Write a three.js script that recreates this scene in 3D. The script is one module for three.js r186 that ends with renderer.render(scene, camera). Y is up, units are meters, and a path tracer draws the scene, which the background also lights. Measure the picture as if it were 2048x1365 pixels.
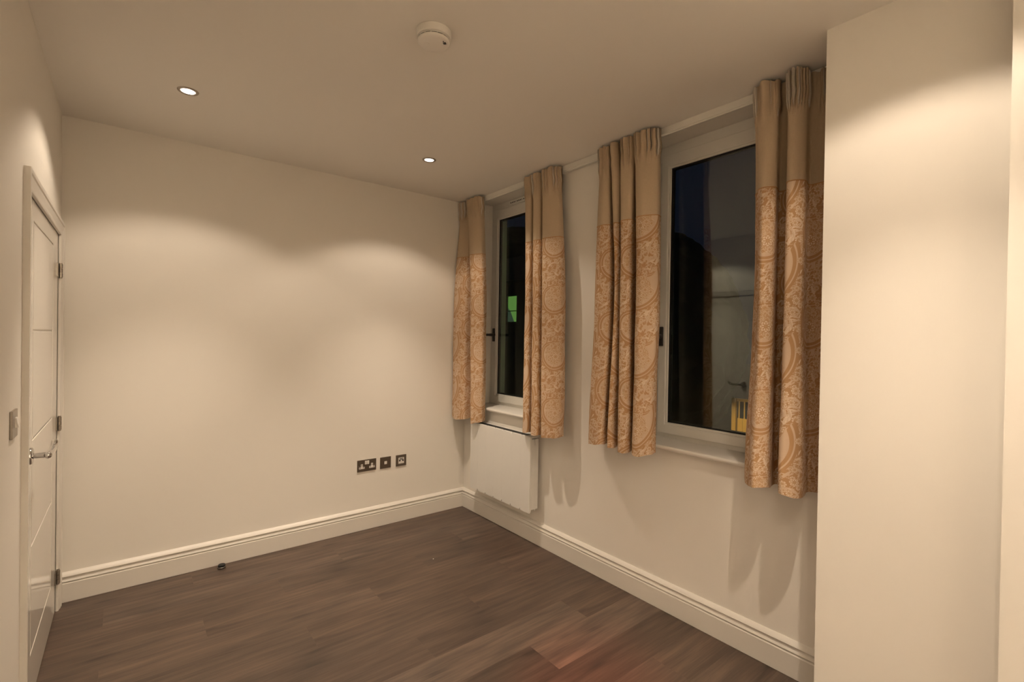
import * as THREE from 'three';
import { mergeGeometries, mergeVertices, toCreasedNormals } from 'three/addons/utils/BufferGeometryUtils.js';
import { RoundedBoxGeometry } from 'three/addons/geometries/RoundedBoxGeometry.js';
import { ImprovedNoise } from 'three/addons/math/ImprovedNoise.js';

// ------------------------------------------------------------------ view, sky, exposure, lamps' strength
const scene = new THREE.Scene();
const camera = new THREE.PerspectiveCamera(70.6, 2048 / 1365, 0.05, 200);
camera.position.set(-2.2519, 1.4374, 3.4607);
camera.rotation.set(-0.0070, -0.6729, 0.0158, 'YXZ');
const renderer = new THREE.WebGLRenderer();
renderer.toneMapping = THREE.LinearToneMapping;
renderer.toneMappingExposure = 1.27;
renderer.shadowMap.enabled = true;
scene.background = new THREE.Color().setRGB(0.0030, 0.0040, 0.0105);   // night sky
const LAMP_COLOR = new THREE.Color().setRGB(1.0, 0.82, 0.642);
const LAMP_BEAM = 6.6;      // candela in the middle of the beam
const LAMP_SPILL = 1.15;    // candela out to the edge of the reflector
const FILL_UPLIGHT = 62;        // candela of the added fill uplighter behind the camera
const LAMP_SPOTS = [[-2.041, 0.735], [-0.753, 0.70], [-0.80, 3.08], [-2.041, 3.60], [-0.95, 5.4], [-2.041, 5.7]];  // the rearmost pair are added fill lamps, out of view

// ------------------------------------------------------------------ sizes of the room (metres)
const H = 2.568, W = 2.530, FRONT = 6.6;             // ceiling height, width, wall behind the camera
const PIER = { x: -0.283, z0: 2.7905, z1: 3.272 }, BOX_X = -0.38;
const WINS = [{ z0: 0.14, z1: 1.01 }, { z0: 1.755, z1: 2.63 }];
const SILL = 0.88, HEAD = 2.55, WALL_T = 0.32;

// ------------------------------------------------------------------ helpers
let seed = 12345;
const rnd = () => { seed = (seed * 1664525 + 1013904223) >>> 0; return seed / 4294967296; };
const noise = new ImprovedNoise();
const fbm = (x, y, z, o = 4) => { let s = 0, a = 0.5; for (let i = 0; i < o; i++) { s += a * noise.noise(x, y, z); x *= 2.03; y *= 2.03; z += 7.1; a *= 0.5; } return s; };
const used = {};
const numbered = n => { const k = used[n] = (used[n] ?? -1) + 1; return k ? `${n}_${String(k).padStart(3, '0')}` : n; };
const flat = g => { const h = g.index ? g.toNonIndexed() : g; for (const k of Object.keys(h.attributes)) if (!['position', 'normal', 'uv'].includes(k)) h.deleteAttribute(k); h.clearGroups?.(); return h; };
function obj(name, geoms, material, parent = scene) {
  const list = (Array.isArray(geoms) ? geoms : [geoms]).map(flat);
  const m = new THREE.Mesh(list.length > 1 ? mergeGeometries(list) : list[0], material);
  m.name = parent === scene ? numbered(name) : name;
  m.castShadow = m.receiveShadow = true;
  parent.add(m);
  return m;
}
function thing(name, label, category, pos = [0, 0, 0], group) {
  const o = new THREE.Group(); o.name = numbered(name); o.position.set(...pos);
  o.userData = { label, category }; if (group) o.userData.group = group;
  scene.add(o); return o;
}
const struct = (name, geoms, material) => { const m = obj(name, geoms, material); m.userData.kind = 'structure'; return m; };
const structGroup = (name, pos = [0, 0, 0]) => { const o = new THREE.Group(); o.name = name; o.position.set(...pos); o.userData.kind = 'structure'; scene.add(o); return o; };
const box = (x0, x1, y0, y1, z0, z1) => { const g = new THREE.BoxGeometry(x1 - x0, y1 - y0, z1 - z0); g.translate((x0 + x1) / 2, (y0 + y1) / 2, (z0 + z1) / 2); return g; };
const rbox = (x0, x1, y0, y1, z0, z1, r = 0.002, seg = 2) => { const g = new RoundedBoxGeometry(x1 - x0, y1 - y0, z1 - z0, seg, r); g.translate((x0 + x1) / 2, (y0 + y1) / 2, (z0 + z1) / 2); return g; };
const tube = (pts, r, seg = 24, rad = 10, closed = false) => new THREE.TubeGeometry(new THREE.CatmullRomCurve3(pts.map(p => new THREE.Vector3(...p)), closed), seg, r, rad, closed);
const lathe = (pts, seg = 48) => new THREE.LatheGeometry(pts.map(p => new THREE.Vector2(...p)), seg);
const cyl = (r0, r1, h, seg = 24) => new THREE.CylinderGeometry(r0, r1, h, seg);
// outline in (z, y), holes likewise, standing between x0 and x1
function slabZY(outline, holes, x0, x1, bevel = 0) {
  const s = new THREE.Shape(outline.map(p => new THREE.Vector2(...p)));
  for (const h of holes) s.holes.push(new THREE.Path(h.map(p => new THREE.Vector2(...p))));
  const d = x1 - x0 - 2 * bevel;
  const g = new THREE.ExtrudeGeometry(s, { depth: d, bevelEnabled: bevel > 0, bevelThickness: bevel, bevelSize: bevel, bevelOffset: -bevel, bevelSegments: 2, curveSegments: 12 });
  g.rotateY(-Math.PI / 2); g.translate(x1 - bevel, 0, 0);
  return g;
}
const rectZY = (z0, z1, y0, y1) => [[z0, y0], [z1, y0], [z1, y1], [z0, y1]];
const rectHole = (z0, z1, y0, y1) => [[z0, y0], [z0, y1], [z1, y1], [z1, y0]];
// a moulding: profile (out, up) swept from a to b along a wall; out is the direction of the room
function moulding(profile, a, b, out) {
  const pos = [], idx = [], n = profile.length;
  for (const e of [a, b]) for (const [o, u] of profile) pos.push(e[0] + out[0] * o, e[1] + u + out[1] * o, e[2] + out[2] * o);
  for (let i = 0; i < n - 1; i++) idx.push(i, n + i, i + 1, i + 1, n + i, n + i + 1);
  const g = new THREE.BufferGeometry();
  g.setAttribute('position', new THREE.Float32BufferAttribute(pos, 3));
  g.setAttribute('uv', new THREE.Float32BufferAttribute(new Float32Array(n * 4), 2));
  g.setIndex(idx); const f = g.toNonIndexed(); f.computeVertexNormals(); return toCreasedNormals(f, 0.5);
}

// ------------------------------------------------------------------ textures
function dataTexture(w, h, fn, srgb) {
  const d = new Uint8Array(w * h * 4);
  for (let y = 0; y < h; y++) for (let x = 0; x < w; x++) { const c = fn(x, y), k = 4 * (y * w + x); d[k] = c[0]; d[k + 1] = c[1]; d[k + 2] = c[2]; d[k + 3] = 255; }
  const t = new THREE.DataTexture(d, w, h); t.magFilter = THREE.LinearFilter; t.wrapS = t.wrapT = THREE.RepeatWrapping;
  if (srgb) t.colorSpace = THREE.SRGBColorSpace;
  t.needsUpdate = true; return t;
}
const clamp = (v, a = 0, b = 255) => Math.max(a, Math.min(b, v));
// fine orange-peel of a roller-painted wall
const rollerBump = dataTexture(256, 256, (x, y) => { const v = 128 + 110 * fbm(x / 7, y / 7, 1.3, 3); return [v, v, v]; });
rollerBump.repeat.set(3, 3);
// dark oak boards: streaks, pores and knots along the length
function woodTexture(k) {
  const w = 1024, h = 192, tone = [1.0, 1.28, 0.90, 1.02, 1.15, 0.94, 0.97, 1.06][k], red = [0, -1, 2, 1, -2, 1, 2, -1][k];
  const knots = []; for (let i = 0; i < 2; i++) knots.push([rnd() * w, 25 + rnd() * (h - 50), 12 + rnd() * 16]);
  return dataTexture(w, h, (x, y) => {
    let yy = y, kn = 0;
    for (const [kx, ky, r] of knots) { const dx = (x - kx) / (r * 3.4), dy = (y - ky) / r, e = Math.exp(-(dx * dx + dy * dy)); yy += e * dy * 12; kn += e * e * e; }
    const a = fbm(x / 330 + k * 9, yy / 26, k, 4), b = fbm(x / 120 + k * 5, yy / 7, k + 3.3, 4), c = noise.noise(x / 60, yy / 1.8, k + 8.7), d = fbm(x / 420, yy / 70, k + 20, 3);
    const v = (1 + 0.40 * a + 0.20 * b + 0.06 * c + 0.34 * d - 0.26 * kn) * tone;
    return [clamp(81 * v + red * 0.8), clamp(67 * v), clamp(57 * v - red * 0.5)];
  }, true);
}
const woodMaps = Array.from({ length: 8 }, (_, k) => woodTexture(k));
const woodBump = dataTexture(512, 128, (x, y) => { const v = 128 + 100 * noise.noise(x / 40, y / 1.6, 4.2); return [v, v, v]; });
// linen weave for the plain cloth
const weave = dataTexture(256, 256, (x, y) => {
  const v = 128 + 55 * Math.sin(x * Math.PI / 2) * Math.sin(y * Math.PI / 2) + 45 * noise.noise(x / 3, y / 40, 2) + 45 * noise.noise(x / 40, y / 3, 5); return [v, v, v]; });
weave.repeat.set(6, 6);
const linenMap = dataTexture(256, 256, (x, y) => {
  const v = 1 + 0.03 * noise.noise(x / 2.5, y / 40, 2) + 0.03 * noise.noise(x / 40, y / 2.5, 5); return [clamp(188 * v), clamp(168 * v), clamp(141 * v)]; }, true);
linenMap.repeat.set(9, 9);
// woven paisley: trailing bands, teardrops filled with blossoms, small flowers, scrolls
function paisleyTexture() {
  const S = 1422, V = 1024, cv = document.createElement('canvas'); cv.width = S; cv.height = V;
  const c = cv.getContext('2d');
  const TAN = '#b08a62', PALE = '#cbb298', PINK = '#d8c4ad', LINE = '#bd9b74';
  c.fillStyle = TAN; c.fillRect(0, 0, S, V);
  const wrap = f => { for (let i = -1; i <= 1; i++) for (let j = -1; j <= 1; j++) { c.save(); c.translate(i * S, j * V); f(); c.restore(); } };
  const flower = (x, y, r, n) => wrap(() => {
    c.fillStyle = PINK;
    for (let k = 0; k < n; k++) { const a = k * 6.283 / n; c.beginPath(); c.arc(x + Math.cos(a) * r * 0.6, y + Math.sin(a) * r * 0.6, r * 0.42, 0, 7); c.fill(); }
    c.strokeStyle = TAN; c.lineWidth = Math.max(2, r * 0.085);
    for (let k = 0; k < n; k++) { const a = k * 6.283 / n; c.beginPath(); c.arc(x + Math.cos(a) * r * 0.6, y + Math.sin(a) * r * 0.6, r * 0.40, 0, 7); c.stroke(); }
    c.fillStyle = LINE; c.beginPath(); c.arc(x, y, r * 0.2, 0, 7); c.fill();
  });
  const leafy = (x, y, l, a, bend, col, w) => wrap(() => { // tapering curled leaf
    c.save(); c.translate(x, y); c.rotate(a); c.fillStyle = col; c.beginPath(); c.moveTo(0, 0);
    c.quadraticCurveTo(l * 0.5, -w + bend, l, bend); c.quadraticCurveTo(l * 0.5, w + bend, 0, 0); c.fill(); c.restore(); });
  const curl = (x, y, r, a, turns, lw, col) => wrap(() => {
    c.strokeStyle = col; c.lineWidth = lw; c.beginPath();
    for (let k = 0; k <= 30; k++) { const t = k / 30, q = a + turns * 6.283 * t, rr = r * (1 - 0.85 * t), px = x + Math.cos(q) * rr, py = y + Math.sin(q) * rr; k ? c.lineTo(px, py) : c.moveTo(px, py); }
    c.stroke(); });
  const dropPath = g => { c.beginPath(); c.moveTo(0.1, -1.6 * g); c.bezierCurveTo(0.95 * g, -1.15 * g, 1.15 * g, 0.15 * g, 0.62 * g, 0.72 * g); c.bezierCurveTo(0.2 * g, 1.18 * g, -0.72 * g, 1.0 * g, -0.82 * g, 0.25 * g); c.bezierCurveTo(-0.9 * g, -0.6 * g, 0.55 * g, -0.7 * g, 0.1, -1.6 * g); c.closePath(); };
  // ground: dense pale sprigs between the drops
  for (let k = 0; k < 760; k++) leafy(rnd() * S, rnd() * V, 70 + rnd() * 110, -0.7 + (rnd() - 0.5) * 2.4 + (rnd() < 0.5 ? 3.14 : 0), (rnd() - 0.5) * 90, rnd() < 0.62 ? PALE : rnd() < 0.5 ? PINK : TAN, 14 + rnd() * 20);
  for (let k = 0; k < 260; k++) curl(rnd() * S, rnd() * V, 18 + rnd() * 34, rnd() * 6.3, 0.8 + rnd(), 5, rnd() < 0.5 ? PALE : TAN);
  for (let k = 0; k < 90; k++) flower(rnd() * S, rnd() * V, 18 + rnd() * 26, 7);
  const drops = [[355, 280, 238, 0.62, 1], [1066, 792, 238, 0.62, 1]];
  for (const [x, y, s, r, f] of drops) {
    wrap(() => { c.save(); c.translate(x, y); c.rotate(r); c.scale(s * f, s);
      for (const [g, col] of [[1.42, TAN], [1.29, PALE], [1.225, TAN], [1.08, PALE]]) { dropPath(g); c.fillStyle = col; c.fill(); }
      c.restore(); });
    for (let k = 0; k < 150; k++) { const a = rnd() * 6.3, q = Math.sqrt(rnd()) * 0.82 * s; leafy(x + Math.cos(a) * q, y + Math.sin(a) * q + 0.06 * s, 40 + rnd() * 50, rnd() * 6.283, (rnd() - 0.5) * 40, rnd() < 0.5 ? (rnd() < 0.5 ? TAN : LINE) : PINK, 5 + rnd() * 8); }
    for (let k = 0; k < 44; k++) { const a = rnd() * 6.3, q = Math.sqrt(rnd()) * 0.80 * s; flower(x + Math.cos(a) * q, y + Math.sin(a) * q + 0.05 * s, s * (0.09 + 0.12 * rnd()), 8); }
    for (let k = 0; k < 60; k++) { const a = rnd() * 6.3, q = Math.sqrt(rnd()) * 0.80 * s; curl(x + Math.cos(a) * q, y + Math.sin(a) * q, 14 + rnd() * 16, rnd() * 6, 1.2, 4, k % 2 ? TAN : LINE); }
    for (const [u, v, q] of [[0.05, 0.25, 0.30], [-0.38, 0.42, 0.17], [0.42, 0.05, 0.19], [0.25, -0.42, 0.16], [-0.30, -0.02, 0.15], [0.15, 0.68, 0.15], [0.42, -0.86, 0.12]]) flower(x + u * s, y + v * s, q * s, 8);
  }
  for (const [x, y, r] of [[700, 560, 48], [1410, 60, 48], [735, 100, 38], [30, 610, 38], [90, 60, 44], [790, 590, 30], [700, 420, 34], [20, 930, 34]]) flower(x, y, r, 8);
  const t = new THREE.CanvasTexture(cv); t.colorSpace = THREE.SRGBColorSpace; t.wrapS = t.wrapT = THREE.RepeatWrapping; t.repeat.set(1 / 0.50, 1 / 0.36); return t;
}
const paisley = paisleyTexture();

// ------------------------------------------------------------------ materials
const std = (hex, roughness = 0.6, metalness = 0, extra = {}) => new THREE.MeshStandardMaterial({ color: hex, roughness, metalness, ...extra });
const lin = (r, g, b, roughness = 0.6, metalness = 0, extra = {}) => new THREE.MeshStandardMaterial({ color: new THREE.Color().setRGB(r, g, b), roughness, metalness, ...extra });
const M = {
  wall: lin(0.86, 0.825, 0.755, 0.85, 0, { bumpMap: rollerBump, bumpScale: 0.0003 }),
  ceiling: lin(0.88, 0.85, 0.79, 0.92, 0, { bumpMap: rollerBump, bumpScale: 0.0003 }),
  trim: new THREE.MeshPhysicalMaterial({ color: new THREE.Color().setRGB(0.77, 0.735, 0.67), roughness: 0.4 }),
  doorGloss: new THREE.MeshPhysicalMaterial({ color: new THREE.Color().setRGB(0.80, 0.765, 0.70), roughness: 0.10 }),
  upvc: lin(0.80, 0.775, 0.71, 0.32),
  heater: lin(0.80, 0.79, 0.75, 0.5),
  plastic: lin(0.83, 0.80, 0.74, 0.4),
  chrome: lin(0.62, 0.61, 0.60, 0.10, 1),
  steel: lin(0.36, 0.33, 0.29, 0.34, 1),
  plate: lin(0.19, 0.155, 0.125, 0.36, 1),
  nickel: lin(0.42, 0.37, 0.32, 0.3, 1),
  dark: lin(0.012, 0.012, 0.012, 0.6),
  handle: lin(0.05, 0.045, 0.042, 0.38, 0.6),
  rubber: lin(0.012, 0.012, 0.012, 0.75),
  linen: new THREE.MeshPhysicalMaterial({ map: linenMap, roughness: 0.95, bumpMap: weave, bumpScale: 0.0004, side: THREE.DoubleSide }),
  paisley: new THREE.MeshPhysicalMaterial({ map: paisley, roughness: 0.88, bumpMap: weave, bumpScale: 0.0004, side: THREE.DoubleSide }),
  piping: std('#b88d5f', 0.9),
  lining: lin(0.62, 0.57, 0.49, 0.95, 0, { side: THREE.DoubleSide }),
  glass: new THREE.MeshPhysicalMaterial({ color: new THREE.Color().setRGB(0.90, 0.965, 0.90), roughness: 0, transmission: 1, thickness: 0, ior: 1.72 }),
  glassOuter: new THREE.MeshPhysicalMaterial({ color: new THREE.Color().setRGB(0.90, 0.965, 0.90), roughness: 0, transmission: 1, thickness: 0, ior: 1.2 }),
  subfloor: lin(0.03, 0.022, 0.016, 0.9),
};

// ------------------------------------------------------------------ the setting
struct('ceiling', box(-W - 0.2, WALL_T, H, H + 0.15, -0.2, FRONT + 0.2), M.ceiling);
struct('wall_back', box(-W - 0.2, WALL_T, -0.05, H, -0.2, 0), M.wall);
struct('wall_front', box(-W - 0.2, WALL_T, -0.05, H, FRONT, FRONT + 0.2), M.wall);
struct('wall_right', slabZY(rectZY(0, FRONT, -0.05, H), WINS.map(w => rectHole(w.z0, w.z1, SILL - 0.025, HEAD)), 0, WALL_T), M.wall);
struct('wall_pier', box(PIER.x, 0, 0, H, PIER.z0, PIER.z1), M.wall);
struct('wall_boxing', box(BOX_X, 0, 0, H, PIER.z1, FRONT), M.wall);
const DOOR = { z0: 0.105, z1: 1.105, top: 1.925 };
struct('wall_left', slabZY([[0, -0.05], [DOOR.z0 - 0.03, -0.05], [DOOR.z0 - 0.03, DOOR.top + 0.03], [DOOR.z1 + 0.03, DOOR.top + 0.03], [DOOR.z1 + 0.03, -0.05], [FRONT, -0.05], [FRONT, H], [0, H]], [], -W - 0.2, -W), M.wall);

// laminate boards laid along the back wall, three-step bond
const floor = struct('floor', box(-W - 0.15, 0, -0.05, -0.009, -0.05, FRONT), M.subfloor);
{
  const mats = woodMaps.map(map => new THREE.MeshPhysicalMaterial({ map, roughness: 0.42, bumpMap: woodBump, bumpScale: 0.00025 }));
  const L = 1.172, B = 0.1953, cache = {};
  function board(len, wid, u0) {
    const key = `${len.toFixed(3)} ${wid.toFixed(3)} ${u0.toFixed(3)}`;
    if (cache[key]) return cache[key];
    const c = 0.0002, a = len / 2, b = wid / 2, p = [], uv = [], n = [];
    const q = (P, N) => { for (const i of [0, 1, 2, 0, 2, 3]) { p.push(...P[i]); n.push(...N); uv.push(u0 + (P[i][0] + a) / L, (P[i][2] + b) / B); } };
    const t = 0, m = -c * 0.7, d = -0.008, s = 0.7071;
    q([[-a + c, t, b - c], [a - c, t, b - c], [a - c, t, -b + c], [-a + c, t, -b + c]], [0, 1, 0]);
    q([[-a, m, b], [a, m, b], [a - c, t, b - c], [-a + c, t, b - c]], [0, s, s]);
    q([[a, m, -b], [-a, m, -b], [-a + c, t, -b + c], [a - c, t, -b + c]], [0, s, -s]);
    q([[a, m, b], [a, m, -b], [a - c, t, -b + c], [a - c, t, b - c]], [s, s, 0]);
    q([[-a, m, -b], [-a, m, b], [-a + c, t, b - c], [-a + c, t, -b + c]], [-s, s, 0]);
    q([[-a, d, b], [a, d, b], [a, m, b], [-a, m, b]], [0, 0, 1]); q([[a, d, -b], [-a, d, -b], [-a, m, -b], [a, m, -b]], [0, 0, -1]);
    q([[a, d, b], [a, d, -b], [a, m, -b], [a, m, b]], [1, 0, 0]); q([[-a, d, -b], [-a, d, b], [-a, m, b], [-a, m, -b]], [-1, 0, 0]);
    const g = new THREE.BufferGeometry();
    g.setAttribute('position', new THREE.Float32BufferAttribute(p, 3)); g.setAttribute('normal', new THREE.Float32BufferAttribute(n, 3)); g.setAttribute('uv', new THREE.Float32BufferAttribute(uv, 2));
    return cache[key] = g;
  }
  let count = 0;
  for (let r = 0, z = 0.02; z < FRONT; r++, z += B) {
    const za = r ? z : 0.004, zb = Math.min(z + B, FRONT);
    const off = -0.385 - 0.39 * ((r + 1) % 3);
    for (let x = off + L; x > -W - 0.02; x -= L) {
      const b = Math.min(x, -0.003), a = Math.max(x - L, -W - 0.02);
      if (b - a < 0.03) continue;
      const m = new THREE.Mesh(board(b - a - 0.0001, zb - za - 0.0001, (a - (x - L)) / L), mats[[0, 3, 5, 1, 6, 2, 4, 7, 0, 6, 3, 5, 1, 2, 7, 4, 3, 0, 6][(r * 5 + (count++ * 7)) % 19]]);
      m.name = 'plank'; m.position.set((a + b) / 2, -0.0005, (za + zb) / 2); m.receiveShadow = true; floor.add(m);
    }
  }
}
// skirting boards: bevelled top, bead, two grooves
{
  const P = [[0, 0.155], [0.0030, 0.155], [0.0045, 0.1542], [0.0190, 0.1360], [0.0195, 0.1350], [0.0190, 0.1335], [0.0095, 0.1320], [0.0090, 0.1278], [0.0105, 0.1265], [0.0205, 0.1110], [0.0210, 0.1100], [0.0205, 0.1085], [0.0130, 0.1070], [0.0130, 0.1040], [0.0205, 0.1000], [0.0218, 0.0978], [0.0218, 0.001]];
  const s = 0.018;
  struct('baseboard_back', moulding(P, [-W, 0, 0], [0, 0, 0], [0, 0, 1]), M.trim);
  struct('baseboard_right', moulding(P, [0, 0, 0], [0, 0, PIER.z0], [-1, 0, 0]), M.trim);
  struct('baseboard_left', moulding(P, [-W, 0, FRONT], [-W, 0, 1.72], [1, 0, 0]), M.trim);
}

// ------------------------------------------------------------------ door in the left wall
{
  const x = -W, d = structGroup('door_1', [0, 0, 0]);
  // lining and moulded architrave
  const A = 0.065, z0 = 0.040, z1 = 1.170, top = 1.990, t = 0.0185;
  obj('door_lining', [box(x - 0.18, x - 0.001, 0, DOOR.top + 0.003, DOOR.z0 - 0.03, DOOR.z0 - 0.0065), box(x - 0.18, x - 0.001, 0, DOOR.top + 0.003, DOOR.z1 + 0.0065, DOOR.z1 + 0.03), box(x - 0.18, x - 0.001, DOOR.top + 0.0065, DOOR.top + 0.03, DOOR.z0 - 0.03, DOOR.z1 + 0.03)], M.trim, d);
  const arch = [[0, t * 0.97], [0.003, t], [0.016, t], [0.019, t * 0.8], [0.024, t * 0.78], [0.028, t * 0.9], [0.034, t * 0.86], [0.048, t * 0.66], [0.054, t * 0.62], [0.060, t * 0.6], [0.064, t * 0.5], [0.065, 0]];
  const leg = (zo, dir) => { // vertical leg, mitred at the top; section runs from the outer edge zo inwards
    const pos = [], idx = [], n = arch.length + 1, sec = [[0, 0], ...arch];
    for (const [o, h] of sec) pos.push(x + h, 0, zo + dir * o);
    for (const [o, h] of sec) pos.push(x + h, top - o, zo + dir * o);
    for (let i = 0; i < n - 1; i++) idx.push(i, n + i, i + 1, i + 1, n + i, n + i + 1);
    return fin(pos, idx);
  };
  const head = () => { const pos = [], idx = [], sec = [[0, 0], ...arch], n = sec.length; for (const [o, h] of sec) pos.push(x + h, top - o, z0 + o); for (const [o, h] of sec) pos.push(x + h, top - o, z1 - o); for (let i = 0; i < n - 1; i++) idx.push(i, n + i, i + 1, i + 1, n + i, n + i + 1); return fin(pos, idx); };
  function fin(pos, idx) { const g = new THREE.BufferGeometry(); g.setAttribute('position', new THREE.Float32BufferAttribute(pos, 3)); g.setAttribute('uv', new THREE.Float32BufferAttribute(new Float32Array(pos.length / 3 * 2), 2)); g.setIndex(idx); const f = g.toNonIndexed(); f.computeVertexNormals(); return toCreasedNormals(f, 0.4); }
  obj('architrave', [leg(z0, 1), head(), leg(z1, -1)], M.trim, d);
  // leaf: stiles and rails round four flush panels, V grooves between
  const f = x - 0.002, e = 0.0045, gz0 = 0.300, gz1 = 0.912, ys = [0.205, 0.618, 1.022, 1.436, 1.846], g = 0.0035;
  const leaf = obj('door_leaf', [box(f - 0.044, f - e, 0.006, DOOR.top + 0.006, DOOR.z0 - 0.006, DOOR.z1 + 0.006),
    slabZY(rectZY(DOOR.z0 - 0.006, DOOR.z1 + 0.006, 0.006, DOOR.top + 0.006), [rectHole(gz0 - g, gz1 + g, ys[0] - g, ys[4] + g)], f - e, f, 0.0022)], M.doorGloss, d);
  for (let k = 0; k < 4; k++) obj('panel', slabZY(rectZY(gz0 + g, gz1 - g, ys[k] + g, ys[k + 1] - g), [], f - e, f, 0.0022), M.doorGloss, leaf);
  for (const y of [1.742, 0.964, 0.178]) {
    const hg = [];
    for (let k = 0; k < 3; k++) { const c = cyl(0.0085, 0.0085, 0.0205, 16); c.translate(x + 0.0085, y + (k - 1) * 0.0225, 0.107); hg.push(c); }
    for (const q of [-1, 1]) { const c = cyl(0.0062, 0.0062, 0.006, 14); c.translate(x + 0.0085, y + q * 0.0355, 0.107); hg.push(c); }
    hg.push(rbox(x - 0.003, x + 0.0022, y - 0.033, y + 0.033, 0.113, 0.150, 0.0008));
    obj('hinge', hg, M.steel, d);
  }
  const hy = 0.976, hz = 0.995, rose = lathe([[0, 0], [0.0295, 0], [0.0305, 0.002], [0.0305, 0.0085], [0.027, 0.012], [0, 0.012]], 40); rose.rotateZ(-Math.PI / 2); rose.translate(f, hy, hz);
  const neck = cyl(0.0095, 0.0105, 0.05, 20); neck.rotateZ(Math.PI / 2); neck.translate(f + 0.030, hy, hz);
  const hnd = obj('door_handle', [rose, neck], M.chrome, d);
  obj('lever', [tube([[f + 0.053, hy, hz + 0.012], [f + 0.056, hy, hz - 0.03], [f + 0.056, hy, hz - 0.08], [f + 0.056, hy + 0.002, hz - 0.108], [f + 0.057, hy + 0.010, hz - 0.128], [f + 0.058, hy + 0.022, hz - 0.138]], 0.0112, 40, 16), new THREE.SphereGeometry(0.0125, 16, 12).translate(f + 0.053, hy, hz + 0.010), new THREE.SphereGeometry(0.0112, 16, 12).translate(f + 0.058, hy + 0.022, hz - 0.138)], M.chrome, hnd);
}

// ------------------------------------------------------------------ windows, sills
WINS.forEach((w, i) => {
  const g = structGroup(`window_${i + 1}`), { z0, z1 } = w;
  const so = i ? 0.052 : 0.045, gl = i ? 0.112 : 0.100, fx = 0.163, sx = 0.150;
  const S = [z0 + so, z1 - so, 0.905, 2.494], G = [z0 + gl, z1 - gl, 0.968, 2.415];
  obj('window_frame', slabZY(rectZY(z0, z1, SILL, HEAD), [rectHole(S[0] + 0.012, S[1] - 0.012, S[2] + 0.012, S[3] - 0.012)], fx, 0.235, 0.002), M.upvc, g);
  const sash = obj('sash', slabZY(rectZY(S[0], S[1], S[2], S[3]), [rectHole(G[0] - 0.012, G[1] + 0.012, G[2] - 0.012, G[3] + 0.012)], sx, 0.208, 0.004), M.upvc, g);
  obj('glazing_bead', slabZY(rectZY(G[0] - 0.014, G[1] + 0.014, G[2] - 0.014, G[3] + 0.014), [rectHole(G[0], G[1], G[2], G[3])], sx + 0.006, 0.168, 0.004), M.upvc, sash);
  obj('gasket', slabZY(rectZY(G[0] - 0.012, G[1] + 0.012, G[2] - 0.012, G[3] + 0.012), [rectHole(G[0] + 0.006, G[1] - 0.006, G[2] + 0.006, G[3] - 0.006)], 0.1682, 0.1700), M.rubber, sash);
  obj('spacer_bar', slabZY(rectZY(G[0] - 0.012, G[1] + 0.012, G[2] - 0.012, G[3] + 0.012), [rectHole(G[0] + 0.010, G[1] - 0.010, G[2] + 0.010, G[3] - 0.010)], 0.1742, 0.1878), M.dark, sash);
  for (const x of [0.170, 0.188]) obj('glass_pane', box(x, x + 0.004, G[2] - 0.012, G[3] + 0.012, G[0] - 0.012, G[1] + 0.012), x < 0.18 ? M.glass : M.glassOuter, sash);
  // espagnolette handle
  const hz = z0 + so + 0.020, hy = 1.458;
  const h = obj('window_handle', [rbox(sx - 0.011, sx, hy - 0.055, hy + 0.055, hz - 0.014, hz + 0.014, 0.004), new THREE.CylinderGeometry(0.011, 0.013, 0.036, 20).rotateZ(Math.PI / 2).translate(sx - 0.027, hy, hz)], M.handle, g);
  if (i === 0) obj('lever', rbox(sx - 0.054, sx - 0.041, hy - 0.010, hy + 0.010, hz - 0.045, hz + 0.075, 0.005), M.handle, h);
  else obj('lever', rbox(sx - 0.054, sx - 0.041, hy - 0.105, hy + 0.012, hz - 0.010, hz + 0.010, 0.005), M.handle, h);
  if (i === 0) { // trickle vent on the head of the frame
    const v = obj('trickle_vent', rbox(fx - 0.010, fx, 2.503, 2.541, 0.385, 0.80, 0.003), M.upvc, g), sl = [];
    for (let k = 0; k < 20; k++) sl.push(box(fx - 0.0106, fx - 0.0098, 2.519, 2.528, 0.397 + k * 0.0200, 0.397 + k * 0.0200 + (k % 4 === 3 ? 0.006 : 0.011)));
    obj('vent_slots', sl, M.dark, v);
  }
  const pf = [[0.2, 0], [-0.026, 0], [-0.0325, -0.002], [-0.0365, -0.0075], [-0.0375, -0.0125], [-0.0365, -0.0175], [-0.0325, -0.023], [-0.026, -0.025], [0.0, -0.025]];
  const s = new THREE.Shape([...pf, [0.2, -0.025]].map(p => new THREE.Vector2(...p)));
  const end = (za, zb, clip) => { const q = new THREE.ExtrudeGeometry(clip ? new THREE.Shape([...pf.map(p => [Math.min(p[0], -0.0003), p[1]])].map(p => new THREE.Vector2(...p))) : s, { depth: zb - za, bevelEnabled: false }); q.translate(0, SILL, za); return q; };
  obj('window_sill', [toCreasedNormals(end(z0, z1), 0.6), toCreasedNormals(end(z0 - 0.045, z0, true), 0.6), toCreasedNormals(end(z1, z1 + 0.045, true), 0.6)], M.trim, g);
});

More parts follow.
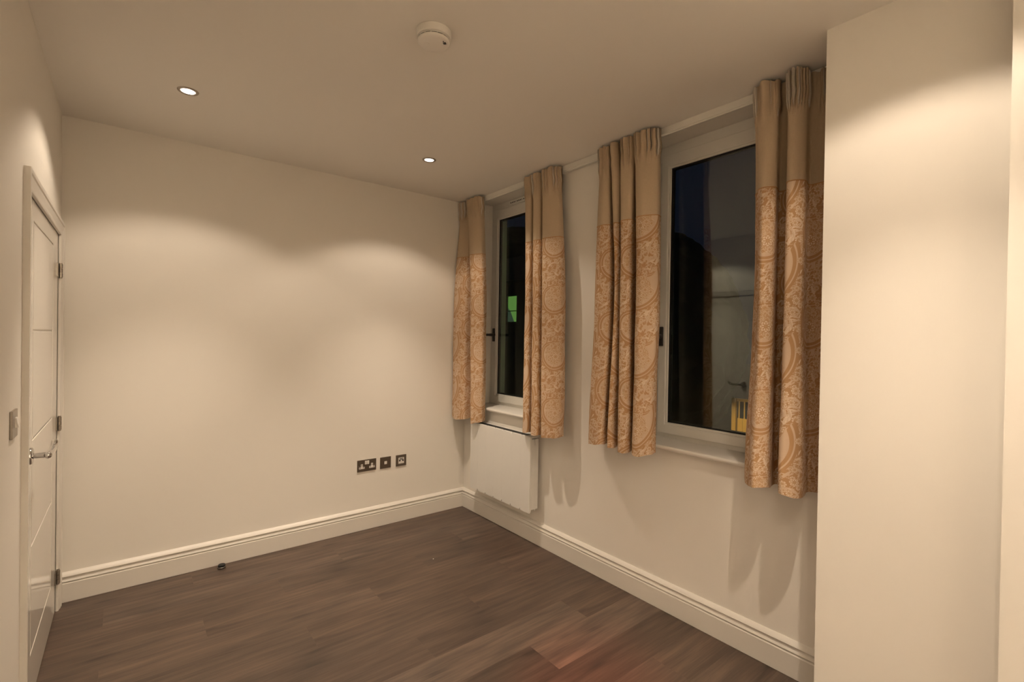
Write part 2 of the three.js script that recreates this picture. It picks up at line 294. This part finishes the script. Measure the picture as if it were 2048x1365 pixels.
// ------------------------------------------------------------------ curtain rail and four curtains
{
  const r = thing('curtain_rail', 'long white curtain rail running under the ceiling above both windows', 'curtain rail', [0, H, 1.39]);
  obj('pelmet_board', rbox(-0.034, 0, -0.036, -0.001, -1.385, 1.395, 0.002), M.upvc, r);
  obj('track', [box(-0.030, -0.012, -0.044, -0.036, -1.37, 1.385)], M.upvc, r);
}
const cat = (P, t) => { // Catmull-Rom through control points
  const n = P.length - 1, k = Math.min(Math.floor(t * n), n - 1), f = t * n - k, p = j => P[Math.max(0, Math.min(n, j))];
  return [0, 1].map(c => { const a = p(k - 1)[c], b = p(k)[c], d = p(k + 1)[c], e = p(k + 2)[c]; return 0.5 * (2 * b + (d - a) * f + (2 * a - 5 * b + 4 * d - e) * f * f + (3 * b - a - 3 * d + e) * f * f * f); });
};
function curtain(label, k, top, mid, bot, y1, u0) {
  const N = 320, R = 84, y0 = 2.553, seam = 2.092, o = thing('curtain', label, 'curtain', [0, 0, (mid[0][0] + mid[mid.length - 1][0]) / 2], 'curtains at the two windows');
  const zc = o.position.z, len = [0];
  for (let i = 1; i <= N; i++) { const a = cat(mid, (i - 1) / N), b = cat(mid, i / N); len.push(len[i - 1] + Math.hypot(b[0] - a[0], b[1] - a[1])); }
  const rows = []; // heights, with one row on the seam
  for (let j = 0; j <= 30; j++) rows.push(y0 + (seam - y0) * Math.pow(j / 30, 1.0));
  const seamRow = rows.length - 1;
  for (let j = 1; j <= R - 30; j++) rows.push(seam + (y1 - seam) * j / (R - 30));
  const P = [];
  rows.forEach(y => {
    const row = [], q = (y0 - y) / (y0 - y1); // 0 top, 1 hem
    for (let i = 0; i <= N; i++) {
      const t = i / N, A = cat(top, t), B = cat(mid, t), C = cat(bot, t), s = len[i];
      const e = q < 0.5 ? (v => v * v * (3 - 2 * v))(q / 0.5) : 1, f = q > 0.5 ? (v => v * v * (3 - 2 * v))((q - 0.5) / 0.5) : 0;
      let z = A[0] + (B[0] - A[0]) * e + (C[0] - B[0]) * f, x = A[1] + (B[1] - A[1]) * e + (C[1] - B[1]) * f;
      // gathered heading: narrow pencil pleats that open out below the tape
      const g = 1 - Math.min(1, Math.max(0, (y0 - 0.085 - y) / 0.10)), gg = g * g * (3 - 2 * g);
      const bunch = Math.pow(Math.abs(Math.sin(Math.PI * (s / 0.125 + 0.13 * k))), 0.7), ph = s * 6.283 / (0.025 + 0.004 * Math.sin(s * 23 + k)) + k;
      x += gg * (0.004 + 0.009 * bunch) * Math.sin(ph) - gg * 0.008; z += gg * 0.005 * Math.cos(ph * 0.5);
      const pinch = Math.exp(-Math.pow((y - (y0 - 0.085)) / 0.03, 2)); x += pinch * 0.008;
      // small irregular creases, more toward the hem
      x += (0.003 + 0.006 * q * q) * fbm(s * 9 + k * 11, y * 2.2, k, 3) + 0.004 * q * noise.noise(s * 24, y * 5, k + 5);
      z += 0.004 * q * noise.noise(s * 10, y * 3, k + 9);
      const hem = q > 0.9 ? (q - 0.9) / 0.1 : 0;
      const yy = y + hem * (0.018 * fbm(s * 14, 3.1, k, 2) + 0.008 * Math.sin(s * 21 + k)) + (1 - Math.min(1, q / 0.03)) * 0.004 * Math.sin(s * 70 + k);
      row.push([Math.min(x, -0.037 + 0.0), Math.min(yy, H - 0.003), Math.max(0.004, Math.min(z, PIER.z0 - 0.004)) - zc, s + u0, y]);
    }
    P.push(row);
  });
  const grid = (ja, jb, off) => {
    const pos = [], uv = [], idx = [], n = N + 1;
    for (let j = ja; j <= jb; j++) for (let i = 0; i <= N; i++) {
      const p = P[j][i]; let [x, y, z] = p;
      if (off) { const a = P[j][Math.max(0, i - 1)], b = P[j][Math.min(N, i + 1)], tx = b[0] - a[0], tz = b[2] - a[2], l = Math.hypot(tx, tz) || 1; x += off * tz / l; z -= off * tx / l; }
      pos.push(x, y, z); uv.push(p[3], p[4]);
    }
    for (let j = 0; j < jb - ja; j++) for (let i = 0; i < N; i++) { const a = j * n + i; idx.push(a, a + n, a + 1, a + 1, a + n, a + n + 1); }
    const g = new THREE.BufferGeometry(); g.setAttribute('position', new THREE.Float32BufferAttribute(pos, 3)); g.setAttribute('uv', new THREE.Float32BufferAttribute(uv, 2)); g.setIndex(idx); g.computeVertexNormals(); return g;
  };
  const rim = (j, off) => { // strip closing the gap between face cloth and lining along a row
    const pos = [], uv = [], idx = [];
    for (let i = 0; i <= N; i++) { const p = P[j][i], a = P[j][Math.max(0, i - 1)], b = P[j][Math.min(N, i + 1)], tx = b[0] - a[0], tz = b[2] - a[2], l = Math.hypot(tx, tz) || 1; pos.push(p[0], p[1], p[2], p[0] + off * tz / l, p[1], p[2] - off * tx / l); uv.push(p[3], p[4], p[3], p[4]); if (i < N) idx.push(2 * i, 2 * i + 1, 2 * i + 2, 2 * i + 2, 2 * i + 1, 2 * i + 3); }
    const g = new THREE.BufferGeometry(); g.setAttribute('position', new THREE.Float32BufferAttribute(pos, 3)); g.setAttribute('uv', new THREE.Float32BufferAttribute(uv, 2)); g.setIndex(idx); g.computeVertexNormals(); return g;
  };
  const last = rows.length - 1, T = 0.0025;
  const up = obj('plain_panel', [grid(0, seamRow, 0), rim(0, T)], M.linen, o); up.userData.label = 'plain beige linen upper panel';
  const lo = obj('paisley_panel', [grid(seamRow, last, 0), rim(last, T)], M.paisley, o); lo.userData.label = 'tan paisley woven lower panel';
  obj('lining', grid(0, last, T), M.lining, o);
  const sp = []; for (let i = 0; i <= N; i += 2) sp.push(P[seamRow][i].slice(0, 3));
  obj('seam_piping', tube(sp.map(p => [p[0] - 0.0005, p[1], p[2]]), 0.0022, 260, 6), M.piping, o);
  return o;
}
curtain('narrow curtain in the corner, left of the far window above the heater', 1,
  [[.012, -.050], [.020, -.085], [.060, -.080], [.095, -.045], [.110, -.045], [.150, -.090], [.230, -.100], [.300, -.080], [.310, -.042]],
  [[.012, -.050], [.018, -.130], [.080, -.150], [.170, -.120], [.185, -.050], [.255, -.125], [.310, -.140], [.380, -.095], [.365, -.045]],
  [[.012, -.050], [.018, -.130], [.085, -.155], [.180, -.130], [.195, -.060], [.280, -.125], [.330, -.145], [.390, -.100], [.375, -.050]], 0.772, 0.05);
curtain('curtain right of the far window, hanging over the right end of the heater', 2,
  [[.850, -.042], [.860, -.080], [.900, -.095], [.932, -.085], [.925, -.040], [.948, -.040], [.962, -.095], [.995, -.100], [1.022, -.085], [1.025, -.042], [1.042, -.042], [1.055, -.095], [1.120, -.100], [1.185, -.080], [1.185, -.042]],
  [[.860, -.045], [.930, -.125], [.960, -.140], [.990, -.125], [.972, -.042], [.998, -.042], [1.016, -.130], [1.050, -.145], [1.084, -.125], [1.066, -.042], [1.094, -.042], [1.112, -.135], [1.180, -.140], [1.255, -.105], [1.245, -.050]],
  [[.860, -.050], [.935, -.135], [.970, -.150], [1.004, -.135], [.988, -.045], [1.014, -.045], [1.032, -.140], [1.070, -.155], [1.104, -.135], [1.086, -.045], [1.114, -.045], [1.134, -.145], [1.200, -.145], [1.262, -.105], [1.250, -.050]], 0.800, 0.31);
curtain('curtain left of the near window, with four deep folds', 3,
  [[1.520, -.042], [1.545, -.085], [1.590, -.100], [1.615, -.085], [1.605, -.042], [1.622, -.042], [1.636, -.090], [1.665, -.095], [1.686, -.075], [1.680, -.042], [1.698, -.045], [1.710, -.100], [1.755, -.105], [1.788, -.085], [1.776, -.040], [1.798, -.040], [1.812, -.100], [1.870, -.110], [1.938, -.080], [1.932, -.042]],
  [[1.515, -.045], [1.565, -.130], [1.620, -.145], [1.668, -.120], [1.650, -.044], [1.680, -.044], [1.704, -.120], [1.716, -.135], [1.727, -.115], [1.716, -.048], [1.738, -.048], [1.752, -.132], [1.785, -.150], [1.815, -.125], [1.788, -.040], [1.828, -.040], [1.855, -.130], [1.905, -.155], [1.965, -.105], [1.948, -.045]],
  [[1.490, -.050], [1.548, -.145], [1.615, -.170], [1.662, -.145], [1.640, -.050], [1.672, -.050], [1.696, -.150], [1.715, -.160], [1.732, -.135], [1.716, -.055], [1.742, -.055], [1.770, -.155], [1.808, -.170], [1.838, -.140], [1.806, -.045], [1.842, -.045], [1.864, -.150], [1.910, -.180], [1.965, -.135], [1.948, -.065]], 0.836, 0.12);
curtain('curtain right of the near window, partly hidden behind the white pier', 4,
  [[2.432, -.042], [2.440, -.070], [2.456, -.085], [2.470, -.108], [2.515, -.115], [2.545, -.090], [2.535, -.040], [2.565, -.040], [2.585, -.070], [2.598, -.120], [2.632, -.125], [2.658, -.095], [2.652, -.042], [2.690, -.040], [2.730, -.058], [2.782, -.045]],
  [[2.438, -.045], [2.466, -.085], [2.484, -.105], [2.502, -.150], [2.528, -.172], [2.558, -.135], [2.535, -.042], [2.574, -.040], [2.590, -.060], [2.608, -.150], [2.634, -.180], [2.672, -.140], [2.656, -.042], [2.700, -.039], [2.740, -.042], [2.784, -.042]],
  [[2.412, -.050], [2.448, -.120], [2.474, -.148], [2.500, -.188], [2.530, -.200], [2.562, -.160], [2.540, -.045], [2.580, -.043], [2.596, -.070], [2.612, -.180], [2.642, -.212], [2.688, -.165], [2.674, -.055], [2.712, -.045], [2.745, -.048], [2.785, -.045]], 0.822, 0.2);

// ------------------------------------------------------------------ panel heater under the far window
{
  const o = thing('panel_heater', 'white electric panel heater with vertical ribs on the wall under the far window', 'heater', [0, 0.235, 0.615]);
  const hw = 0.365, h = 0.525, n = 7, w = 2 * hw / n;
  obj('casing', [rbox(-0.085, -0.022, 0.020, h - 0.018, -hw + 0.002, hw - 0.002, 0.004), rbox(-0.030, -0.020, -0.002, h + 0.0, -hw + 0.03, hw - 0.03, 0.002)], M.heater, o);
  for (let k = 0; k < n; k++) {
    const a = -hw + k * w + 0.0001, b = a + w - 0.0002, c = 0.0075;
    const s = [[a + c, 0], [b - c, 0], [b - 0.0022, 0.010], [b, 0.017], [b, h - 0.014], [b - 0.0030, h - 0.003], [b - c, h], [a + c, h], [a + 0.0030, h - 0.003], [a, h - 0.014], [a, 0.017], [a + 0.0022, 0.010]];
    obj('heater_rib', slabZY(s, [], -0.100, -0.086, 0.0005), M.heater, o);
  }
  obj('top_grille', [rbox(-0.084, -0.030, h - 0.008, h - 0.003, -hw + 0.01, hw - 0.01, 0.001)], M.dark, o);
  obj('end_cap', rbox(-0.094, -0.024, h - 0.012, h + 0.001, hw - 0.055, hw + 0.001, 0.002), M.heater, o);
  obj('control_panel', rbox(-0.060, -0.030, h - 0.060, h - 0.016, hw - 0.002, hw + 0.006, 0.002), M.heater, o);
  for (const y of [0.10, 0.40]) for (const z of [-0.2, 0.16]) obj('wall_bracket', box(-0.022, 0, y, y + 0.04, z, z + 0.04), M.steel, o);
}

// ------------------------------------------------------------------ plates on the back wall, light switch
const plateBox = (w, h) => { const g = new RoundedBoxGeometry(w, h, 0.0065, 2, 0.002); g.translate(0, 0, 0.0033); return g; };
const onFace = (x0, x1, y0, y1, z = 0.0066, t = 0.0012) => box(x0, x1, y0, y1, z, z + t);
{
  const o = thing('double_socket', 'double power socket with white inserts, leftmost plate on the back wall', 'socket', [-0.857, 0.472, 0]);
  obj('face_plate', plateBox(0.144, 0.086), M.plate, o);
  for (const x of [-0.039, 0.039]) {
    const y = -0.010, ins = obj('socket_insert', [onFace(x - 0.0215, x + 0.0215, y - 0.012, y + 0.002), onFace(x - 0.0075, x + 0.0075, y + 0.002, y + 0.023)], M.plastic, o);
    obj('pin_slots', [onFace(x - 0.0175, x - 0.0095, y - 0.0062, y - 0.0022, 0.0078, 0.0003), onFace(x + 0.0095, x + 0.0175, y - 0.0062, y - 0.0022, 0.0078, 0.0003), onFace(x - 0.0022, x + 0.0022, y + 0.009, y + 0.017, 0.0078, 0.0003)], M.dark, ins);
  }
  for (const x of [-0.0085, 0.0085]) { const g = new RoundedBoxGeometry(0.0155, 0.026, 0.006, 2, 0.0015); g.rotateX(x < 0 ? 0.10 : 0.10); g.translate(x, 0.022, 0.0072); obj('rocker', g, M.plastic, o); }
  for (const x of [-0.060, 0.060]) { const s = cyl(0.003, 0.003, 0.001, 12); s.rotateX(Math.PI / 2); s.translate(x, 0, 0.0068); obj('screw', s, M.nickel, o); }
}
{
  const o = thing('data_outlet', 'metal outlet plate with one small white port, middle plate on the back wall', 'outlet', [-0.710, 0.470, 0]);
  obj('face_plate', plateBox(0.086, 0.086), M.plate, o);
  const p = obj('port', [onFace(-0.0105, 0.0105, -0.0115, 0.0115)], M.plastic, o);
  obj('port_flap', onFace(-0.008, 0.008, -0.009, 0.002, 0.0078, 0.0012), M.plastic, p);
}
{
  const o = thing('media_outlet', 'metal outlet plate with two black ports, rightmost plate on the back wall', 'outlet', [-0.582, 0.469, 0]);
  obj('face_plate', plateBox(0.086, 0.086), M.plate, o);
  const m = obj('white_module', onFace(-0.0235, 0.0235, -0.0235, 0.0225), M.plastic, o);
  for (const s of [-1, 1]) {
    const ring = new THREE.TorusGeometry(0.0058, 0.0018, 8, 20); ring.translate(s * 0.0075, 0.011, 0.0082);
    const c = cyl(0.0062, 0.0062, 0.003, 20); c.rotateX(Math.PI / 2); c.translate(s * 0.0135, 0.0, 0.0088);
    obj('port', [ring, c], M.dark, m);
  }
}
{
  const o = thing('light_switch', 'brushed metal light switch with white rocker on the left wall beside the door', 'switch', [-W, 1.146, 1.338]);
  obj('face_plate', rbox(0, 0.0075, -0.043, 0.043, -0.043, 0.043, 0.002), M.steel, o);
  const g = new RoundedBoxGeometry(0.010, 0.032, 0.020, 2, 0.002); g.rotateZ(0.16); g.translate(0.009, 0.004, 0); obj('rocker', g, M.plastic, o);
}

// ------------------------------------------------------------------ smoke alarm
{
  const o = thing('smoke_alarm', 'round white smoke alarm on the ceiling between the downlights', 'smoke alarm', [-1.372, H, 1.862]);
  obj('mounting_base', lathe([[0, 0], [0.064, 0], [0.0655, -0.002], [0.0645, -0.024], [0.062, -0.027], [0, -0.027]], 64), M.plastic, o);
  obj('groove', lathe([[0, -0.0268], [0.0565, -0.0268], [0.0565, -0.0335], [0, -0.0335]], 64), lin(0.12, 0.10, 0.085, 0.7), o);
  obj('collar', lathe([[0.0575, -0.0285], [0.0605, -0.0285], [0.0605, -0.0312], [0.0575, -0.0312]], 64), M.plastic, o);
  const fins = []; for (let k = 0; k < 16; k++) { const b = box(0.0555, 0.0585, -0.0345, -0.0305, -0.0022, 0.0022); b.rotateY(k * Math.PI / 8 + 0.1); fins.push(b); }
  obj('vent_rib', fins, M.plastic, o);
  const cov = obj('cover', lathe([[0, -0.048], [0.035, -0.0475], [0.050, -0.0455], [0.0570, -0.0415], [0.0592, -0.037], [0.0588, -0.0335], [0, -0.0335]], 64), M.plastic, o);
  obj('sounder_slot', [0, 0.0062].map(d => rbox(-0.0016, 0.0016, -0.0482, -0.0440, -0.0055, 0.0055, 0.0008).rotateY(0.75).translate(0.024 + d * 0.8, 0, 0.036 - d * 0.7)), M.dark, cov);
  obj('indicator', new THREE.SphereGeometry(0.0019, 10, 8).translate(0.017, -0.0472, 0.041), M.dark, cov);
  obj('test_button', lathe([[0, 0], [0.011, 0], [0.011, -0.0008], [0, -0.0012]], 32).translate(-0.022, -0.0476, -0.012), M.plastic, cov);
}

// ------------------------------------------------------------------ recessed downlights: reflector lamp behind a nickel ring, its light just below the lamp's face
const glow = new THREE.MeshStandardMaterial({ color: 0xffffff, roughness: 0.5, emissive: new THREE.Color().setRGB(1.0, 0.93, 0.82), emissiveIntensity: 2.6 });
LAMP_SPOTS.forEach(([x, z], i) => {
  const o = thing('downlight', ['lit recessed downlight nearest the door', 'lit recessed downlight nearest the far window', 'recessed downlight in front of the white pier', 'recessed downlight over the near end of the left wall', 'added fill downlight behind the camera on the pier side', 'added fill downlight behind the camera on the door side'][i], 'downlight', [x, H, z], 'ceiling downlights');
  obj('bezel', lathe([[0.0295, -0.0008], [0.0305, -0.0035], [0.034, -0.0048], [0.041, -0.0036], [0.0435, 0]], 56), M.nickel, o);
  obj('lamp_face', lathe([[0, -0.0022], [0.029, -0.0022], [0.0297, -0.0008], [0, -0.0004]], 48), glow, o);
  for (const [cd, angle, pen] of [[LAMP_BEAM, 0.66, 1.0], [LAMP_SPILL, 1.08, 0.18]]) {
    const s = new THREE.SpotLight(LAMP_COLOR, cd, 0, angle, pen, 2);
    s.position.set(0, -0.012, 0); s.target.position.set(0, -2, 0); s.castShadow = true; s.shadow.radius = 0.8; s.shadow.mapSize.set(2048, 2048); s.shadow.camera.near = 0.01;
    o.add(s, s.target);
  }
});

// added fill light behind the camera, lifts the ceiling and upper walls
{
  const o = thing('fill_uplighter', 'added fill uplighter behind the camera, brightening the ceiling and upper walls', 'lamp', [-1.35, 0, 5.5]);
  obj('base', lathe([[0, 0], [0.14, 0], [0.14, 0.012], [0.02, 0.03], [0, 0.03]], 40), M.nickel, o);
  obj('pole', cyl(0.011, 0.011, 1.66, 20).translate(0, 0.86, 0), M.nickel, o);
  obj('lamp_shade', lathe([[0.012, 1.68], [0.05, 1.69], [0.12, 1.73], [0.17, 1.80], [0.167, 1.80], [0.118, 1.734], [0.05, 1.695], [0.012, 1.688]], 48), M.nickel, o);
  obj('bulb', new THREE.SphereGeometry(0.035, 24, 16).translate(0, 1.745, 0), new THREE.MeshStandardMaterial({ color: 0xffffff, emissive: new THREE.Color().setRGB(1, 0.88, 0.72), emissiveIntensity: 4 }), o);
  const p = new THREE.SpotLight(LAMP_COLOR, FILL_UPLIGHT, 0, 1.05, 0.5, 2); p.position.set(0, 1.79, 0); p.target.position.set(0, 3, 0); p.castShadow = true; p.shadow.radius = 2; o.add(p, p.target);
}

// ------------------------------------------------------------------ small things on the floor
{
  const o = thing('door_stop', 'small round door stop with black rubber on the floor by the back skirting', 'door stop', [-1.792, 0, 0.068]);
  obj('base', lathe([[0, 0], [0.0225, 0], [0.0225, 0.006], [0.0215, 0.009], [0.0195, 0.010], [0, 0.010]], 36), lin(0.28, 0.27, 0.25, 0.35, 1), o);
  obj('rubber_buffer', lathe([[0.0, 0.023], [0.013, 0.023], [0.0185, 0.021], [0.0200, 0.017], [0.0195, 0.010], [0, 0.010]], 36), M.rubber, o);
}
{
  const g = new THREE.IcosahedronGeometry(0.0035, 1); g.scale(1.2, 0.6, 1);
  const c = obj('crumb', g, M.plastic); c.position.set(-0.70, 0.0018, 0.735); c.userData = { label: 'tiny white crumb lying on the dark floor boards', category: 'crumb' };
}

// ------------------------------------------------------------------ outside the windows, at night
{
  const G = -1.5;
  const ground = struct('ground', box(0.4, 60, G - 0.2, G, -60, 30), lin(0.03, 0.03, 0.028, 0.95));
  // neighbouring house with one lit window
  const o = thing('house', 'dark neighbouring house with one green lit window, seen through the far window', 'house', [10, G, -12]);
  const wy = [2.06 - G, 3.175 - G], wz = [-0.42, 0.345];
  obj('wall', slabZY(rectZY(-5, 2.3, 0, 5.2), [rectHole(wz[0], wz[1], wy[0], wy[1])], 0, 0.3), lin(0.05, 0.042, 0.035, 0.9), o);
  obj('side_wall', box(0.3, 6, 0, 5.2, -5, 2.3), lin(0.05, 0.042, 0.035, 0.9), o);
  const rs = new THREE.Shape([[-0.4, 5.2], [6.4, 5.2], [3, 7.0]].map(p => new THREE.Vector2(...p))), rg = new THREE.ExtrudeGeometry(rs, { depth: 7.7, bevelEnabled: false }); rg.translate(0, 0, -5.2);
  obj('roof', rg, lin(0.03, 0.026, 0.024, 0.9), o);
  const win = obj('window', [slabZY(rectZY(wz[0], wz[1], wy[0], wy[1]), [rectHole(wz[0] + 0.03, wz[1] - 0.03, wy[0] + 0.03, wy[1] - 0.03)], 0.08, 0.16), box(0.10, 0.14, wy[0] + 0.46, wy[0] + 0.49, wz[0] + 0.03, wz[1] - 0.03)], lin(0.03, 0.03, 0.03, 0.6), o);
  obj('pane', box(0.145, 0.15, wy[0] + 0.03, wy[1] - 0.03, wz[0] + 0.03, wz[1] - 0.03), new THREE.MeshStandardMaterial({ color: 0x111111, emissive: new THREE.Color().setRGB(0.115, 0.20, 0.055), emissiveIntensity: 1 }), win);
  const cs = new THREE.Shape([[wz[0] + 0.03, wy[0] + 0.03], [wz[0] + 0.45, wy[0] + 0.03], [wz[0] + 0.20, wy[0] + 0.46], [wz[0] + 0.03, wy[0] + 0.62]].map(p => new THREE.Vector2(...p))), cg = new THREE.ExtrudeGeometry(cs, { depth: 0.004, bevelEnabled: false }); cg.rotateY(-Math.PI / 2); cg.translate(0.142, 0, 0);
  obj('curtain', cg, new THREE.MeshStandardMaterial({ color: 0x222222, emissive: new THREE.Color().setRGB(0.035, 0.045, 0.035), emissiveIntensity: 1 }), win);  // faint glow in the material stands in for room light through the cloth
  // trees as dark crowns against the sky
  const leafM = lin(0.02, 0.025, 0.015, 0.9), barkM = lin(0.03, 0.025, 0.02, 0.9);
  function tree(label, x, z, cy, r, k) { // one broad crown, ragged at the edge, over a trunk
    const t = thing('tree', label, 'tree', [x, G, z]), cr = [];
    const lump = (px, py, pz, s, det, i) => {
      const g = mergeVertices(new THREE.IcosahedronGeometry(s, det).deleteAttribute('uv').deleteAttribute('normal')), p = g.attributes.position, v = new THREE.Vector3();
      for (let n = 0; n < p.count; n++) { v.fromBufferAttribute(p, n); const q = v.clone().divideScalar(s), d = 1 + 0.13 * fbm(q.x * 2.2 + k, q.y * 2.2 + i, q.z * 2.2, 3) + 0.06 * fbm(q.x * 13, q.y * 13 + k, q.z * 13 + i, 2); p.setXYZ(n, v.x * d, v.y * d, v.z * d); }
      g.computeVertexNormals(); g.translate(px, py, pz); g.setAttribute('uv', new THREE.Float32BufferAttribute(new Float32Array(p.count * 2), 2)); cr.push(g); };
    lump(0, cy - G, 0, r, 24, 1);
    for (let i = 0; i < 7; i++) { const a = i * 2.4 + k; lump(Math.cos(a) * r * 0.55, cy - G + r * (0.1 - 0.12 * i), Math.sin(a) * r * 0.55, r * 0.45, 10, i + 2); }
    obj('foliage', cr, leafM, t);
    obj('trunk', tube([[0, 0, 0], [0.1, (cy - G) * 0.4, 0.05], [0, (cy - G) * 0.8, 0]], r * 0.07, 12, 8), barkM, t);
  }
  tree('dark round tree against the night sky through the near window', 10, -6.0, 1.55, 3.3, 1);
  tree('dark tree standing behind the roof of the neighbouring house', 20.5, -25, 5.2, 4.4, 2);
  { // dark hedge placed to keep the view black below the horizon
    const h = thing('hedge', 'long dark hedge outside, placed to darken the view behind the lit timber gate', 'hedge', [13.5, G, 0]), g = new THREE.BoxGeometry(1.2, 3.1, 9, 8, 20, 60), p = g.attributes.position, q = new THREE.Vector3();
    for (let n = 0; n < p.count; n++) { q.fromBufferAttribute(p, n); const d = 0.12 * fbm(q.x * 2, q.y * 2, q.z * 2, 3); p.setXYZ(n, q.x + d, q.y + (q.y > -1.5 ? d : 0), q.z + d); }
    g.computeVertexNormals(); g.translate(0, 1.55, 2.2); obj('foliage', g, leafM, h);
  }
  // timber gate lit by a yellow lamp
  const gate = thing('timber_gate', 'yellow lit timber gate outside, low in the near window', 'gate', [10, G, -2.45]);
  const timber = lin(0.55, 0.38, 0.20, 0.8);
  for (const z of [-0.21, 0.62]) obj('post', rbox(-0.05, 0.05, 0, -0.03 - G, z - 0.055, z + 0.055, 0.008), timber, gate);
  for (let k = 0; k < 5; k++) obj('board', rbox(-0.02, 0.02, 0.05, -0.53 - G, -0.12 + k * 0.135, -0.12 + k * 0.135 + 0.130, 0.004), timber, gate);
  obj('rail', [rbox(0.02, 0.05, 0.35, 0.42, -0.16, 0.57, 0.004)], timber, gate);
  obj('top_rail', rbox(-0.02, 0.03, -0.10 - G, -0.03 - G, -0.16, 0.57, 0.004), timber, gate);
  for (let k = 0; k < 5; k++) obj('baluster', rbox(-0.012, 0.012, -0.53 - G, -0.10 - G, -0.10 + k * 0.135, -0.10 + k * 0.135 + 0.03, 0.004), timber, gate);
  const lp = thing('garden_lamp', 'small yellow garden lamp glowing outside at the bottom of the near window', 'lamp', [8.6, G, -2.30]);
  obj('post', cyl(0.025, 0.03, 0.82, 16).translate(0, 0.41, 0), M.dark, lp);
  obj('bulb', new THREE.SphereGeometry(0.028, 20, 14).translate(0, 0.85, 0), new THREE.MeshStandardMaterial({ color: 0xffffff, emissive: new THREE.Color().setRGB(1, 0.55, 0.12), emissiveIntensity: 4 }), lp);
  const pl = new THREE.SpotLight(new THREE.Color().setRGB(1, 0.50, 0.085), 4.6, 0, 0.6, 0.7, 2); pl.position.set(0.035, 0.85, 0); pl.target.position.set(1.4, 0.75, 0.05); pl.castShadow = true; pl.shadow.radius = 1.3; lp.add(pl, pl.target);
}

// ------------------------------------------------------------------ unseen stand with a red lamp, out of view, placed to redden the floor
{
  const o = thing('unseen_tripod', 'unseen black stand with a small red lamp, out of view, placed to redden the floor', 'unseen_tripod', [-2.27, 0, 3.485]);
  obj('column', cyl(0.014, 0.014, 0.62, 16).translate(0, 1.0, 0), M.handle, o);
  for (let k = 0; k < 3; k++) { const a = k * 2.094 + 0.55; obj('leg', tube([[0, 1.12, 0], [Math.sin(a) * 0.13, 0.55, Math.cos(a) * 0.13], [Math.sin(a) * 0.24, 0.008, Math.cos(a) * 0.24]], 0.011, 12, 10), M.handle, o); }
  obj('head', rbox(-0.03, 0.03, 1.29, 1.34, -0.03, 0.03, 0.006), M.handle, o);
  obj('unseen_red_lamp', new THREE.SphereGeometry(0.006, 16, 10).translate(0.022, 1.352, -0.026), new THREE.MeshStandardMaterial({ color: 0x200000, emissive: new THREE.Color().setRGB(1, 0.05, 0.03), emissiveIntensity: 3 }), o);
  const p = new THREE.SpotLight(new THREE.Color().setRGB(1, 0.06, 0.03), 20, 0, 0.19, 1, 2); p.position.set(0.032, 1.352, -0.038); p.target.position.set(1.34, 0, -1.17); p.castShadow = true; p.shadow.radius = 0.3; o.add(p, p.target);
}

scene.traverse(o => { if (o.isMesh) o.castShadow = o.receiveShadow = true; });
renderer.render(scene, camera);
